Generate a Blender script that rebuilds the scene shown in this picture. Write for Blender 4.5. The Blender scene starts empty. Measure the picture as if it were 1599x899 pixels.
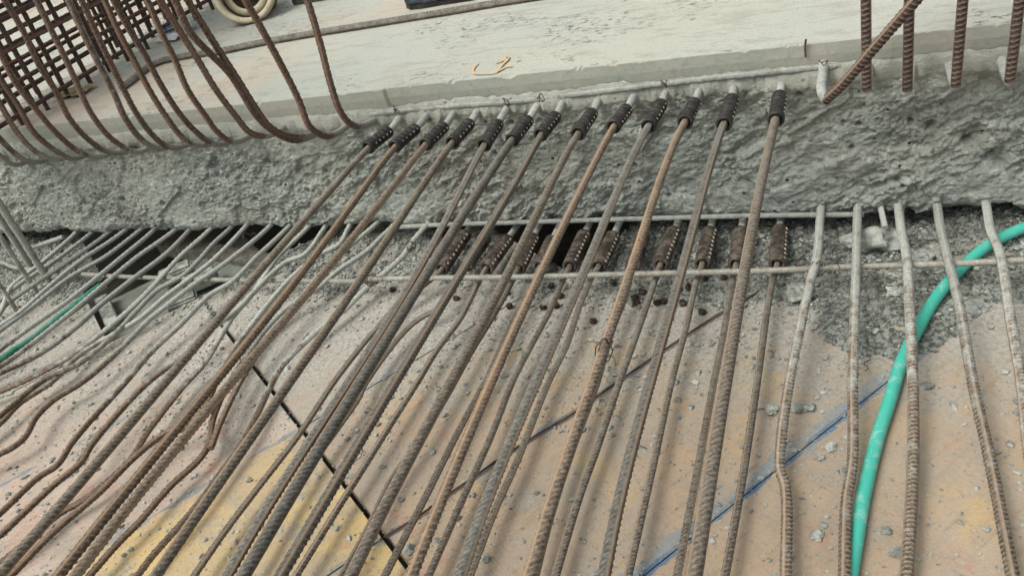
import bpy, math, random
import numpy as np
from mathutils import Vector, Matrix, noise
random.seed(7); rng = np.random.default_rng(7)
S = bpy.context.scene; COL = S.collection

# ---------------------------------------------------------------- camera
F = 1340.593
_Y = np.array([560., -1055., F]); _Y /= np.linalg.norm(_Y)
_X = -np.array([-3100., 58., F]); _X /= np.linalg.norm(_X)
_Z = np.cross(_X, _Y); _Z /= np.linalg.norm(_Z)
_a = 0.02
_X, _Z = _X*np.cos(_a) - _Z*np.sin(_a), _Z*np.cos(_a) + _X*np.sin(_a)
RW = np.array([_X, _Y, _Z])
CAM = np.array([0., -2.2, 1.42])
cd = bpy.data.cameras.new('camera'); cam = bpy.data.objects.new('camera', cd); COL.objects.link(cam)
cx, cy, cz = RW @ np.array([1, 0, 0.]), RW @ np.array([0, -1, 0.]), RW @ np.array([0, 0, -1.])
cam.matrix_world = Matrix(((cx[0], cy[0], cz[0], CAM[0]), (cx[1], cy[1], cz[1], CAM[1]), (cx[2], cy[2], cz[2], CAM[2]), (0, 0, 0, 1)))
cd.sensor_width = 36; cd.lens = 36*F/1599; cd.clip_start = .02; cd.clip_end = 500
S.camera = cam

# ---------------------------------------------------------------- world, sun, exposure
SUN_EL, SUN_AZ = math.radians(58), math.radians(-138)      # azimuth measured from +Y towards +X
w = bpy.data.worlds.new('World'); S.world = w; w.use_nodes = True
wn = w.node_tree; wn.nodes.clear()
sky = wn.nodes.new('ShaderNodeTexSky'); sky.sky_type = 'NISHITA'; sky.sun_disc = False
sky.sun_elevation = SUN_EL; sky.sun_rotation = SUN_AZ; sky.dust_density = 4; sky.air_density = 1
hs = wn.nodes.new('ShaderNodeHueSaturation'); hs.inputs['Saturation'].default_value = .22
bg = wn.nodes.new('ShaderNodeBackground'); bg.inputs['Strength'].default_value = .15
wo = wn.nodes.new('ShaderNodeOutputWorld')
wn.links.new(sky.outputs[0], hs.inputs['Color']); wn.links.new(hs.outputs[0], bg.inputs[0]); wn.links.new(bg.outputs[0], wo.inputs[0])
sl = bpy.data.lights.new('sun', 'SUN'); so = bpy.data.objects.new('sun', sl); COL.objects.link(so)
sl.energy = 1.9; sl.angle = math.radians(34); sl.color = (1, .97, .92)
sd = Vector((math.sin(SUN_AZ)*math.cos(SUN_EL), math.cos(SUN_AZ)*math.cos(SUN_EL), math.sin(SUN_EL)))
so.rotation_euler = sd.to_track_quat('Z', 'Y').to_euler()
S.view_settings.view_transform = 'Standard'; S.view_settings.look = 'None'
S.view_settings.exposure = 0.36; S.view_settings.gamma = 1
S.render.engine = 'CYCLES'

# ---------------------------------------------------------------- helpers: where a sight line meets a real plane
def ray(u, v): return RW @ np.array([u-800., v-450., F])
def PZ(u, v, z):
    d = ray(u, v); return CAM + d*((z-CAM[2])/d[2])
def PY(u, v, y):
    d = ray(u, v); return CAM + d*((y-CAM[1])/d[1])
def PX(u, v, x):
    d = ray(u, v); return CAM + d*((x-CAM[0])/d[0])
def tag(o, label=None, cat=None, group=None, kind=None):
    if label: o['label'] = label
    if cat: o['category'] = cat
    if group: o['group'] = group
    if kind: o['kind'] = kind
    return o
def empty(name, loc=(0, 0, 0)):
    o = bpy.data.objects.new(name, None); o.location = loc; COL.objects.link(o); o.empty_display_size = .05; return o
def link(name, me, mat, parent=None, loc=None):
    o = bpy.data.objects.new(name, me)
    if mat and not me.materials: me.materials.append(mat)
    COL.objects.link(o)
    if parent is not None:
        o.parent = parent
    if loc is not None: o.location = loc
    return o
def mesh(name, V, Fc, smooth=True, attrs=None):
    V = np.asarray(V, dtype=np.float32); me = bpy.data.meshes.new(name)
    if isinstance(Fc, np.ndarray):
        nf, k = Fc.shape
        me.vertices.add(len(V)); me.vertices.foreach_set('co', V.ravel())
        me.loops.add(nf*k); me.loops.foreach_set('vertex_index', Fc.astype(np.int32).ravel())
        me.polygons.add(nf); me.polygons.foreach_set('loop_start', np.arange(0, nf*k, k, dtype=np.int32))
        me.polygons.foreach_set('loop_total', np.full(nf, k, dtype=np.int32))
        me.update(calc_edges=True)
    else:
        me.from_pydata([tuple(map(float, v)) for v in V], [], Fc)
    me.polygons.foreach_set('use_smooth', [smooth]*len(me.polygons))
    if attrs:
        for k_, a in attrs.items():
            at = me.attributes.new(k_, 'FLOAT', 'POINT'); at.data.foreach_set('value', np.asarray(a, dtype=np.float32).ravel())
    me.validate(); return me
def spline(P, step):
    P = np.asarray(P, float)
    if len(P) == 2: Q = P
    else:
        E = np.vstack([2*P[0]-P[1], P, 2*P[-1]-P[-2]]); out = []
        for i in range(1, len(E)-2):
            p0, p1, p2, p3 = E[i-1:i+3]
            d01, d12, d23 = [max(np.linalg.norm(q), 1e-4)**.5 for q in (p1-p0, p2-p1, p3-p2)]
            m1 = (p1-p0)/d01-(p2-p0)/(d01+d12)+(p2-p1)/d12; m2 = (p2-p1)/d12-(p3-p1)/(d12+d23)+(p3-p2)/d23
            m1 *= d12; m2 *= d12
            for t in np.linspace(0, 1, 24, endpoint=False):
                out.append((2*t**3-3*t**2+1)*p1+(t**3-2*t**2+t)*m1+(-2*t**3+3*t**2)*p2+(t**3-t**2)*m2)
        out.append(P[-1]); Q = np.array(out)
    s = np.r_[0, np.cumsum(np.linalg.norm(np.diff(Q, axis=0), axis=1))]
    n = max(2, int(s[-1]/step)+1); t = np.linspace(0, s[-1], n)
    return np.stack([np.interp(t, s, Q[:, i]) for i in range(3)], 1), t
def tube_mesh(name, P, r, step=.004, seg=14, rib=0., pitch=.0105, skew=.8, roll=None, jitter=0., caps=True, ridge=True):
    """bar swept along a path; rib = height of the crescent ribs, with two long ridges"""
    C_, s = spline(P, step); n = len(C_)
    T = np.gradient(C_, axis=0); T /= np.linalg.norm(T, axis=1)[:, None]
    up = np.array([0, 0, 1.]) if abs(T[0][2]) < .9 else np.array([0, 1., 0])
    N = np.zeros_like(T); v = np.cross(up, T[0]); v /= np.linalg.norm(v)
    for i in range(n):
        v = v - T[i]*(v@T[i]); v /= np.linalg.norm(v); N[i] = v
    B = np.cross(T, N)
    a = np.linspace(0, 2*math.pi, seg, endpoint=False)
    ro = rng.uniform(0, 6.28) if roll is None else roll
    A, SS = np.meshgrid(a, s)
    Ar = A + ro
    R = np.full_like(A, r); at = np.zeros_like(A); lg = np.zeros_like(A)
    if rib > 0:
        half = np.sign(np.sin(Ar))
        ph = SS/pitch + skew*np.cos(Ar)*half
        h = np.clip(np.cos(2*math.pi*ph)*2.4-1.3, 0, 1)*np.clip(np.abs(np.sin(Ar))*1.5-.15, 0, 1)
        lg = np.clip(np.cos(2*Ar)*5-3.9, 0, 1) if ridge else 0*Ar
        R = R + rib*np.maximum(h, lg*.9); at = np.maximum(h, lg*.8)
    if jitter > 0:
        J = rng.normal(0, 1, R.shape); J = (J+np.roll(J, 1, 0)+np.roll(J, 1, 1)+np.roll(J, -1, 0))/2
        R = R*(1+jitter*J)
    V = C_[:, None, :] + R[..., None]*(np.cos(A)[..., None]*N[:, None, :] + np.sin(A)[..., None]*B[:, None, :])
    idx = np.arange(n*seg).reshape(n, seg); i0, i1 = idx[:-1], idx[1:]
    Fq = np.stack([i0, np.roll(i0, -1, 1), np.roll(i1, -1, 1), i1], -1).reshape(-1, 4)
    V = V.reshape(-1, 3); at = at.ravel()
    if caps:
        c0, c1 = len(V), len(V)+1
        V = np.vstack([V, C_[0], C_[-1]]); at = np.r_[at, 0, 0]
        k = np.arange(seg); k2 = (k+1) % seg
        q0 = np.stack([idx[0][k2], idx[0][k], np.full(seg, c0), np.full(seg, c0)], 1)
        fl = [tuple(f) for f in Fq] + [(int(idx[0][(j+1) % seg]), int(idx[0][j]), c0) for j in range(seg)] + [(int(idx[-1][j]), int(idx[-1][(j+1) % seg]), c1) for j in range(seg)]
        V32 = V.astype(np.float32); me = bpy.data.meshes.new(name)
        me.vertices.add(len(V32)); me.vertices.foreach_set('co', V32.ravel())
        tri = np.array(fl[len(Fq):], dtype=np.int32)
        me.loops.add(Fq.size+tri.size); me.loops.foreach_set('vertex_index', np.r_[Fq.ravel(), tri.ravel()].astype(np.int32))
        me.polygons.add(len(Fq)+len(tri))
        me.polygons.foreach_set('loop_start', np.r_[np.arange(len(Fq))*4, len(Fq)*4+np.arange(len(tri))*3].astype(np.int32))
        me.polygons.foreach_set('loop_total', np.r_[np.full(len(Fq), 4), np.full(len(tri), 3)].astype(np.int32))
        me.update(calc_edges=True); me.polygons.foreach_set('use_smooth', [True]*len(Fq)+[False]*len(tri))
        ar = me.attributes.new('ridge', 'FLOAT', 'POINT'); ar.data.foreach_set('value', np.r_[lg.ravel(), 0, 0].astype(np.float32))
        an = me.attributes.new('rib', 'FLOAT', 'POINT'); an.data.foreach_set('value', at.astype(np.float32))
        me.validate(); return me
    return mesh(name, V, Fq, True, {'rib': at})
def lathe_mesh(name, A, B, prof, seg=32, mod=None):
    """profile [(t along A-B in metres, radius)] turned about the axis A-B"""
    A = np.asarray(A, float); B = np.asarray(B, float); T = (B-A)/np.linalg.norm(B-A)
    up = np.array([0, 0, 1.]) if abs(T[2]) < .9 else np.array([0, 1., 0])
    N = np.cross(T, up); N /= np.linalg.norm(N); M = np.cross(N, T)
    V = []
    for i, (t, r) in enumerate(prof):
        for j in range(seg):
            a = 2*math.pi*j/seg; rr = r*(mod(i, a) if mod else 1)
            V.append(A+T*t+rr*(math.cos(a)*N+math.sin(a)*M))
    n = len(prof); idx = np.arange(n*seg).reshape(n, seg); i0, i1 = idx[:-1], idx[1:]
    Fq = np.stack([i0, np.roll(i0, -1, 1), np.roll(i1, -1, 1), i1], -1).reshape(-1, 4)
    return mesh(name, V, Fq, True), T, N, M
def box_mesh(name, c, ax, size, bev=.0):
    """box with centre c, axes ax (3 rows), size; edges softened by an inset ring"""
    import bmesh
    bm = bmesh.new(); bmesh.ops.create_cube(bm, size=1)
    for v in bm.verts:
        p = np.array(v.co)*np.array(size); v.co = Vector(np.asarray(c)+p@np.asarray(ax))
    if bev: bmesh.ops.bevel(bm, geom=bm.edges[:], offset=bev, segments=2, affect='EDGES')
    bmesh.ops.recalc_face_normals(bm, faces=bm.faces)
    me = bpy.data.meshes.new(name); bm.to_mesh(me); bm.free(); return me

# ---------------------------------------------------------------- materials
def srgb(r, g, b):
    f = lambda c: (c/255/12.92 if c/255 <= .04045 else ((c/255+.055)/1.055)**2.4)
    return (f(r), f(g), f(b), 1)
class NT:
    def __init__(s, name, rough=.85):
        s.m = bpy.data.materials.new(name); s.m.use_nodes = True; s.t = s.m.node_tree
        s.b = s.t.nodes['Principled BSDF']; s.b.inputs['Roughness'].default_value = rough
        s.b.inputs['Specular IOR Level'].default_value = .3
        g = s.n('ShaderNodeNewGeometry'); s.pos = g.outputs['Position']
    def n(s, t, **k):
        x = s.t.nodes.new(t)
        for a, b in k.items(): setattr(x, a, b)
        return x
    def put(s, inp, v):
        if isinstance(v, bpy.types.NodeSocket): s.t.links.new(v, inp)
        else: inp.default_value = v
    def math(s, op, a, b=0., c=0., clamp=False):
        x = s.n('ShaderNodeMath', operation=op, use_clamp=clamp); s.put(x.inputs[0], a); s.put(x.inputs[1], b); s.put(x.inputs[2], c); return x.outputs[0]
    def scale(s, v, sc):
        x = s.n('ShaderNodeVectorMath', operation='MULTIPLY'); s.put(x.inputs[0], v); x.inputs[1].default_value = sc; return x.outputs[0]
    def dot(s, v, d):
        x = s.n('ShaderNodeVectorMath', operation='DOT_PRODUCT'); s.put(x.inputs[0], v); x.inputs[1].default_value = d; return x.outputs['Value']
    def noise(s, v, sc, det=5, rough=.6, dist=0., out=0):
        x = s.n('ShaderNodeTexNoise'); s.put(x.inputs['Vector'], v); x.inputs['Scale'].default_value = sc
        x.inputs['Detail'].default_value = det; x.inputs['Roughness'].default_value = rough; x.inputs['Distortion'].default_value = dist
        return x.outputs[out]
    def vor(s, v, sc, feat='F1', rnd=1.):
        x = s.n('ShaderNodeTexVoronoi', feature=feat); s.put(x.inputs['Vector'], v); x.inputs['Scale'].default_value = sc; x.inputs['Randomness'].default_value = rnd
        return x.outputs['Distance']
    def ramp(s, f, a, b, lo=0., hi=1., smooth=True):
        x = s.n('ShaderNodeMapRange', interpolation_type='SMOOTHSTEP' if smooth else 'LINEAR'); s.put(x.inputs[0], f)
        for i, v in enumerate((a, b, lo, hi)): s.put(x.inputs[i+1], v)
        return x.outputs[0]
    def mix(s, f, a, b, mode='MIX'):
        x = s.n('ShaderNodeMix', data_type='RGBA', blend_type=mode); s.put(x.inputs[0], f); s.put(x.inputs[6], a); s.put(x.inputs[7], b); return x.outputs[2]
    def attr(s, n): return s.n('ShaderNodeAttribute', attribute_name=n).outputs['Fac']
    def rand(s): return s.n('ShaderNodeObjectInfo').outputs['Random']
    def color(s, c): s.put(s.b.inputs['Base Color'], c)
    def bump(s, h, dist=.002, strength=1., nrm=None):
        x = s.n('ShaderNodeBump'); s.put(x.inputs['Height'], h); x.inputs['Distance'].default_value = dist; x.inputs['Strength'].default_value = strength
        if nrm: s.put(x.inputs['Normal'], nrm)
        s.t.links.new(x.outputs[0], s.b.inputs['Normal']); return x.outputs[0]

def rebar_mat(name, dark, mid, rust, rust_t, dustc, y0, y1, d0, d1, ribc=None, ribf=.35):
    """steel with mill scale, rust blooms and cement splashed over it, thickest by the slab"""
    m = NT(name, .72)
    off = m.n('ShaderNodeVectorMath', operation='ADD'); m.put(off.inputs[0], m.pos)
    r = m.rand(); cmb = m.n('ShaderNodeCombineXYZ'); rr = m.math('MULTIPLY', r, 17.); m.put(cmb.inputs[0], rr); m.put(cmb.inputs[1], rr); m.put(off.inputs[1], cmb.outputs[0])
    v = off.outputs[0]
    n1 = m.noise(v, 7, 5, .65); n2 = m.noise(v, 120, 5, .75); n3 = m.noise(v, 34, 6, .75); n4 = m.noise(v, 420, 3, .75)
    c = m.mix(m.ramp(n2, .40, .60), dark, mid)
    rt = m.math('ADD', n1, m.math('MULTIPLY', m.math('SUBTRACT', n2, .5), .5))
    c = m.mix(m.math('MULTIPLY', m.ramp(rt, rust_t, rust_t+.15), .6), c, rust)
    c = m.mix(m.math('MULTIPLY', m.math('SUBTRACT', 1., m.attr('rib')), .32), c, tuple(x*.35 for x in mid[:3])+(1,))  # valleys between ribs: grime plus rib shading painted into the steel colour
    c = m.mix(m.math('MULTIPLY', m.attr('ridge'), .55), c, srgb(158, 122, 88))
    if ribc: c = m.mix(m.math('MULTIPLY', m.attr('rib'), ribf), c, ribc)
    sx = m.n('ShaderNodeSeparateXYZ'); m.put(sx.inputs[0], m.pos)
    yf = m.ramp(sx.outputs[1], y0, y1, d0, d1, False)
    df = m.math('ADD', yf, m.math('MULTIPLY', m.math('SUBTRACT', n3, .5), 1.5))
    df = m.math('ADD', df, m.math('MULTIPLY', m.math('SUBTRACT', n4, .5), .9))
    dc = m.mix(m.ramp(n2, .35, .65), dustc, tuple(x*.66 for x in dustc[:3])+(1,))
    dc = m.mix(m.math('MULTIPLY', m.math('SUBTRACT', 1., m.attr('rib')), .42), dc, tuple(x*.42 for x in dustc[:3])+(1,))  # cement darkened between the ribs too, their shade put into its colour
    c = m.mix(m.ramp(df, .38, .68), c, dc)
    bright = m.math('ADD', m.math('MULTIPLY', r, .3), .72)
    bc = m.n('ShaderNodeCombineXYZ'); [m.put(bc.inputs[i], bright) for i in range(3)]
    c = m.mix(1., c, bc.outputs[0], 'MULTIPLY')
    m.color(c)
    m.bump(m.math('ADD', n2, m.math('MULTIPLY', n4, .6)), .0012, .8)
    return m.m
CEM = srgb(192, 195, 184)
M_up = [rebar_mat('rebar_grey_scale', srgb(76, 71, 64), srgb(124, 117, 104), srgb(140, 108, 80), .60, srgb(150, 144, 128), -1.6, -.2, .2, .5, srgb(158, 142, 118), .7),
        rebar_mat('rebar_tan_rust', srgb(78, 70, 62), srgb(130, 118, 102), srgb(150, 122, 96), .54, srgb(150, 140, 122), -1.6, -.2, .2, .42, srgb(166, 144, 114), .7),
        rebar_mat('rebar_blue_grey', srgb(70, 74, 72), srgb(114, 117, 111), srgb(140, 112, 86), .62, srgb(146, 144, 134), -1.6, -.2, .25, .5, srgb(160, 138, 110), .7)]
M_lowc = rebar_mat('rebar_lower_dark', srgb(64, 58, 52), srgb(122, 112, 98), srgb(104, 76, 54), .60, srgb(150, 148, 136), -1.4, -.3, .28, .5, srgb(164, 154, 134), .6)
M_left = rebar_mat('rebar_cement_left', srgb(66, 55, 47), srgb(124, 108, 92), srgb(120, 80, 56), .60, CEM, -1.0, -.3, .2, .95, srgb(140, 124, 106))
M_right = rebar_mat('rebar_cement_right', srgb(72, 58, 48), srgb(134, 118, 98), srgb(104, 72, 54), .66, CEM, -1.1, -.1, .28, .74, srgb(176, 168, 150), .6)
M_stub = rebar_mat('rebar_cement_stub', srgb(112, 112, 102), srgb(160, 162, 152), srgb(140, 110, 84), .72, srgb(200, 203, 194), -2, 0, .5, .7)
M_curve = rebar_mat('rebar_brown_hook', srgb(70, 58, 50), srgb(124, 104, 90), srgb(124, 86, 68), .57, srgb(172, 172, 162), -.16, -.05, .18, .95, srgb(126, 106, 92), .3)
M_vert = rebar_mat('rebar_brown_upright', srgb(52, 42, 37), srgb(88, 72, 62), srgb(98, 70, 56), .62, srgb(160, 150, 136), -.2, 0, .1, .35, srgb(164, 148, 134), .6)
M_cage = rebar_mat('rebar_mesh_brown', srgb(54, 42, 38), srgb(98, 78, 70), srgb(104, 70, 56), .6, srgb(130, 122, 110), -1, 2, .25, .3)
M_cross = rebar_mat('rebar_cement_cross', srgb(112, 110, 98), srgb(160, 158, 144), srgb(150, 134, 110), .75, srgb(184, 184, 170), -2, 0, .5, .6)
M_emb = rebar_mat('rebar_half_buried', srgb(104, 104, 94), srgb(150, 154, 144), srgb(140, 108, 90), .62, srgb(172, 178, 168), -2, 0, .5, .6)
M_rod = rebar_mat('rebar_grey_loose', srgb(70, 68, 62), srgb(128, 126, 116), srgb(120, 92, 74), .68, srgb(168, 168, 156), -2, 2, .45, .45, srgb(140, 136, 122), .5)

def concrete_top():
    m = NT('concrete_trowelled', .9); v = m.pos
    n1 = m.noise(v, 1.6, 6, .6); n2 = m.noise(m.scale(v, (5, 16, 5)), 1.5, 8, .7, .4); n3 = m.noise(v, 120, 4, .75)
    c = m.mix(m.ramp(n1, .35, .65), srgb(168, 168, 154), srgb(162, 167, 156))
    c = m.mix(m.ramp(m.noise(v, .9, 3, .5), .5, .65), c, srgb(172, 162, 145))
    c = m.mix(m.math('MULTIPLY', m.ramp(n2, .5, .62), .6), c, srgb(148, 146, 134))
    c = m.mix(m.math('MULTIPLY', m.ramp(n3, .54, .62), .5), c, srgb(138, 138, 126))
    pm = m.math('MULTIPLY', m.ramp(m.noise(v, 2.3, 6, .65), .50, .60), m.ramp(m.noise(m.scale(v, (1, 1.7, 1)), 36, 6, .8), .56, .60))
    c = m.mix(m.math('MULTIPLY', pm, .75), c, srgb(88, 88, 80))
    m.color(c); h = m.math('SUBTRACT', m.math('ADD', n2, m.math('MULTIPLY', n3, .35)), m.math('MULTIPLY', pm, .8))
    m.bump(h, .006, .7); return m.m
def concrete_rough():
    m = NT('concrete_broken', .95); v = m.pos
    n1 = m.noise(v, 2.2, 5, .6); n2 = m.noise(m.scale(v, (1, 1, 1.9)), 30, 8, .8, .8); n3 = m.noise(m.scale(v, (1, 1, 2)), 120, 5, .85)
    c = m.mix(m.ramp(n1, .38, .64), srgb(172, 180, 170), srgb(186, 187, 174))
    c = m.mix(m.math('MULTIPLY', m.ramp(n2, .5, .6), .7), c, srgb(216, 221, 210))
    c = m.mix(m.math('MULTIPLY', m.ramp(m.noise(v, 9, 6, .7), .52, .66), .55), c, srgb(120, 130, 120))
    c = m.mix(m.math('MULTIPLY', m.ramp(n3, .56, .62), .6), c, srgb(100, 106, 98))
    c = m.mix(m.math('MULTIPLY', m.ramp(m.vor(m.scale(v, (1, 1, 1.4)), 19), .09, .13, 1, 0), m.ramp(m.noise(v, 8, 3, .5), .48, .54)), c, srgb(52, 54, 48))
    ag = m.math('MULTIPLY', m.ramp(m.vor(v, 55), .12, .2, 1, 0), m.ramp(m.noise(v, 14, 2, .5), .52, .6))
    c = m.mix(m.math('MULTIPLY', ag, .6), c, srgb(112, 108, 98))
    c = m.mix(m.math('MULTIPLY', m.ramp(m.attr('edge'), .3, 1.), .5), c, srgb(184, 184, 170))
    m.color(c); m.bump(m.math('ADD', n2, m.math('MULTIPLY', n3, .5)), .014, 1.); return m.m
def concrete_band():
    m = NT('concrete_sawn', .9); v = m.pos
    n1 = m.noise(v, 4, 6, .65); n2 = m.noise(v, 60, 5, .7)
    c = m.mix(m.ramp(n1, .35, .65), srgb(146, 152, 140), srgb(160, 158, 144))
    c = m.mix(m.math('MULTIPLY', m.ramp(n2, .5, .7), .5), c, srgb(126, 130, 120)); m.color(c)
    m.bump(n2, .003, .7); return m.m
def deck_mat(name, base, warm, accent, dusty, blue=0.):
    m = NT(name, .88); v = m.pos
    tb = m.dot(v, (.6, .8, 0)); tn = m.dot(v, (.8, -.6, 0))
    cm = m.n('ShaderNodeCombineXYZ'); m.put(cm.inputs[0], m.math('MULTIPLY', tb, .12)); m.put(cm.inputs[1], tn)
    grain = m.noise(cm.outputs[0], 55, 5, .65); n1 = m.noise(v, 3.2, 5, .6, .3); n2 = m.noise(v, 6.5, 6, .7); n3 = m.noise(v, 90, 4, .75)
    c = m.mix(m.ramp(n1, .38, .62), base, warm)
    c = m.mix(m.math('MULTIPLY', m.ramp(m.noise(v, 4.4, 4, .6, .6), .54, .66), .7), c, accent)
    c = m.mix(m.math('MULTIPLY', m.ramp(grain, .5, .72), .35), c, srgb(128, 100, 68))
    st_ = m.ramp(m.noise(m.scale(v, (1, 1, 1)), 2.3, 6, .7, .8), .5, .6)
    c = m.mix(m.math('MULTIPLY', st_, .4), c, srgb(146, 134, 120))
    c = m.mix(m.math('MULTIPLY', m.ramp(m.noise(v, 5.5, 5, .7, .4), .60, .68), .5), c, srgb(164, 118, 98))
    # painted board edges
    dn = m.math('ABSOLUTE', m.math('SUBTRACT', tn, .39))
    dd = m.math('ADD', dn, m.math('MULTIPLY', m.math('SUBTRACT', m.noise(v, 18, 4, .6), .5), .035))
    if blue:
        sd_ = m.math('ADD', m.math('SUBTRACT', .39, tn), m.math('MULTIPLY', m.math('SUBTRACT', m.noise(v, 7, 5, .65), .5), .12))
        bandm = m.math('MULTIPLY', m.ramp(sd_, .028, .034, 1, 0), m.ramp(sd_, -.008, -.004))
        c = m.mix(m.math('MULTIPLY', bandm, .75), c, srgb(116, 132, 138))
        c = m.mix(m.math('MULTIPLY', m.ramp(dd, .007, .011, 1, 0), blue*.9), c, srgb(72, 102, 128))
    for q in (-.09, -.6, -1.09):
        dn = m.math('ADD', m.math('ABSOLUTE', m.math('SUBTRACT', tn, q)), m.math('MULTIPLY', m.math('SUBTRACT', m.noise(v, 9, 4, .6), .5), .09))
        c = m.mix(m.math('MULTIPLY', m.ramp(dn, .004, .010, 1, 0), .7), c, srgb(100, 118, 128))
    # cement dust, thick by the slab
    sx = m.n('ShaderNodeSeparateXYZ'); m.put(sx.inputs[0], v)
    yy = m.math('ADD', sx.outputs[1], m.math('MULTIPLY', sx.outputs[0], -.10))
    df = m.math('ADD', m.ramp(yy, -.88, -.28, dusty, 1.1, False), m.math('MULTIPLY', m.math('SUBTRACT', n2, .5), 2.2))
    df = m.math('ADD', df, m.math('MULTIPLY', m.math('SUBTRACT', n3, .5), 1.6))
    dc = m.mix(m.ramp(n3, .42, .58), srgb(170, 169, 160), srgb(142, 141, 131))
    c = m.mix(m.ramp(df, .45, 1.0, 0, .88), c, dc)
    sp = m.ramp(m.noise(v, 60, 6, .8), .56, .62)
    c = m.mix(m.math('MULTIPLY', sp, .42), c, srgb(112, 102, 88))
    c = m.mix(m.math('MULTIPLY', m.ramp(m.noise(v, 170, 4, .8), .56, .66), .4), c, srgb(192, 184, 168))
    c = m.mix(m.math('MULTIPLY', m.ramp(n2, .5, .6), .35), c, srgb(142, 132, 116))
    m.color(c); m.bump(m.math('ADD', m.math('MULTIPLY', grain, .3), m.math('ADD', m.math('MULTIPLY', n3, m.math('ADD', .5, df)), m.math('MULTIPLY', n2, .6))), .0028, .6); return m.m
def plain(name, a, b, sc=30, rough=.8, bd=.001, metal=0., th=(.4, .65), spec=.3):
    m = NT(name, rough); n = m.noise(m.pos, sc, 6, .7); m.color(m.mix(m.ramp(n, *th), a, b))
    m.b.inputs['Metallic'].default_value = metal; m.b.inputs['Specular IOR Level'].default_value = spec
    m.bump(m.math('ADD', n, m.noise(m.pos, sc*4, 4, .7)), bd, .7); return m.m
M_top, M_rough, M_band = concrete_top(), concrete_rough(), concrete_band()
M_deck = {'tan': deck_mat('board_tan', srgb(158, 145, 126), srgb(164, 144, 119), srgb(174, 152, 110), .44, .95),
          'pink': deck_mat('board_pinkish', srgb(170, 157, 142), srgb(168, 150, 134), srgb(172, 144, 128), .5),
          'yellow': deck_mat('board_yellow', srgb(184, 162, 112), srgb(176, 154, 116), srgb(160, 146, 126), .5),
          'grey': deck_mat('board_dusty', srgb(158, 144, 128), srgb(150, 142, 130), srgb(160, 134, 114), .62)}
M_rub = plain('rubble_grey', srgb(86, 88, 82), srgb(150, 154, 144), 75, .95, .008, 0., (.42, .58))
M_stone = NT('chips_grey', .95)
_r = M_stone.noise(M_stone.pos, 25, 3, .6); M_stone.color(M_stone.mix(M_stone.ramp(_r, .35, .65), srgb(112, 114, 107), srgb(168, 172, 162))); M_stone.bump(M_stone.noise(M_stone.pos, 200, 4, .7), .001, .7); M_stone = M_stone.m
M_hose = NT('hose_green', .42)
_h = M_hose.ramp(M_hose.noise(M_hose.pos, 24, 6, .7, .5), .52, .66); _g = M_hose.mix(M_hose.noise(M_hose.pos, 5, 3), srgb(52, 158, 138), srgb(84, 188, 168))
M_hose.color(M_hose.mix(M_hose.math('MULTIPLY', _h, .55), _g, srgb(160, 196, 184))); M_hose.bump(_h, .0006, .6); M_hose = M_hose.m
M_hose2 = plain('hose_green_dirty', srgb(44, 118, 98), srgb(104, 146, 130), 18, .6, .0008)
M_blk = plain('coupler_black', srgb(40, 38, 36), srgb(66, 62, 58), 40, .5, .0008, .25)
M_brn = plain('coupler_brown', srgb(56, 50, 45), srgb(112, 102, 90), 45, .7, .0012, .15)
M_bolt = plain('bolt_bright', srgb(120, 112, 98), srgb(188, 180, 160), 90, .5, .0004, .3)
M_head = plain('bolt_head_rust', srgb(34, 29, 26), srgb(84, 70, 60), 80, .8, .001)
M_wire = plain('wire_rust', srgb(58, 44, 38), srgb(96, 76, 64), 60, .75, .0005)
M_wood = plain('timber_grey', srgb(88, 84, 76), srgb(122, 119, 108), 22, .9, .002)
M_low = plain('board_lower_grey', srgb(112, 116, 108), srgb(132, 136, 126), 8, .9, .001)
M_gnd = plain('ground_grey', srgb(90, 88, 80), srgb(120, 116, 104), 3, .95, .01)
M_cream = plain('plastic_cream', srgb(196, 188, 160), srgb(168, 158, 132), 14, .55, .001)
M_inner = plain('drum_inner_brown', srgb(96, 84, 66), srgb(138, 126, 104), 14, .8, .002)
M_boot = plain('rubber_dark_blue', srgb(50, 56, 62), srgb(86, 94, 100), 16, .55, .002)
M_white = plain('plastic_white', srgb(208, 210, 206), srgb(180, 186, 182), 30, .5, .0005)
M_blue = plain('plastic_blue', srgb(60, 92, 176), srgb(150, 166, 200), 40, .45, .0005)
M_yel = plain('paint_yellow', srgb(196, 162, 104), srgb(174, 166, 146), 80, .8, .0005)

# ---------------------------------------------------------------- ground and far setting
me = mesh('ground', [(-300, -300, -.62), (300, -300, -.62), (300, 300, -.62), (-300, 300, -.62)], [(0, 1, 2, 3)], False)
tag(link('ground', me, M_gnd), kind='structure')

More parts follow.
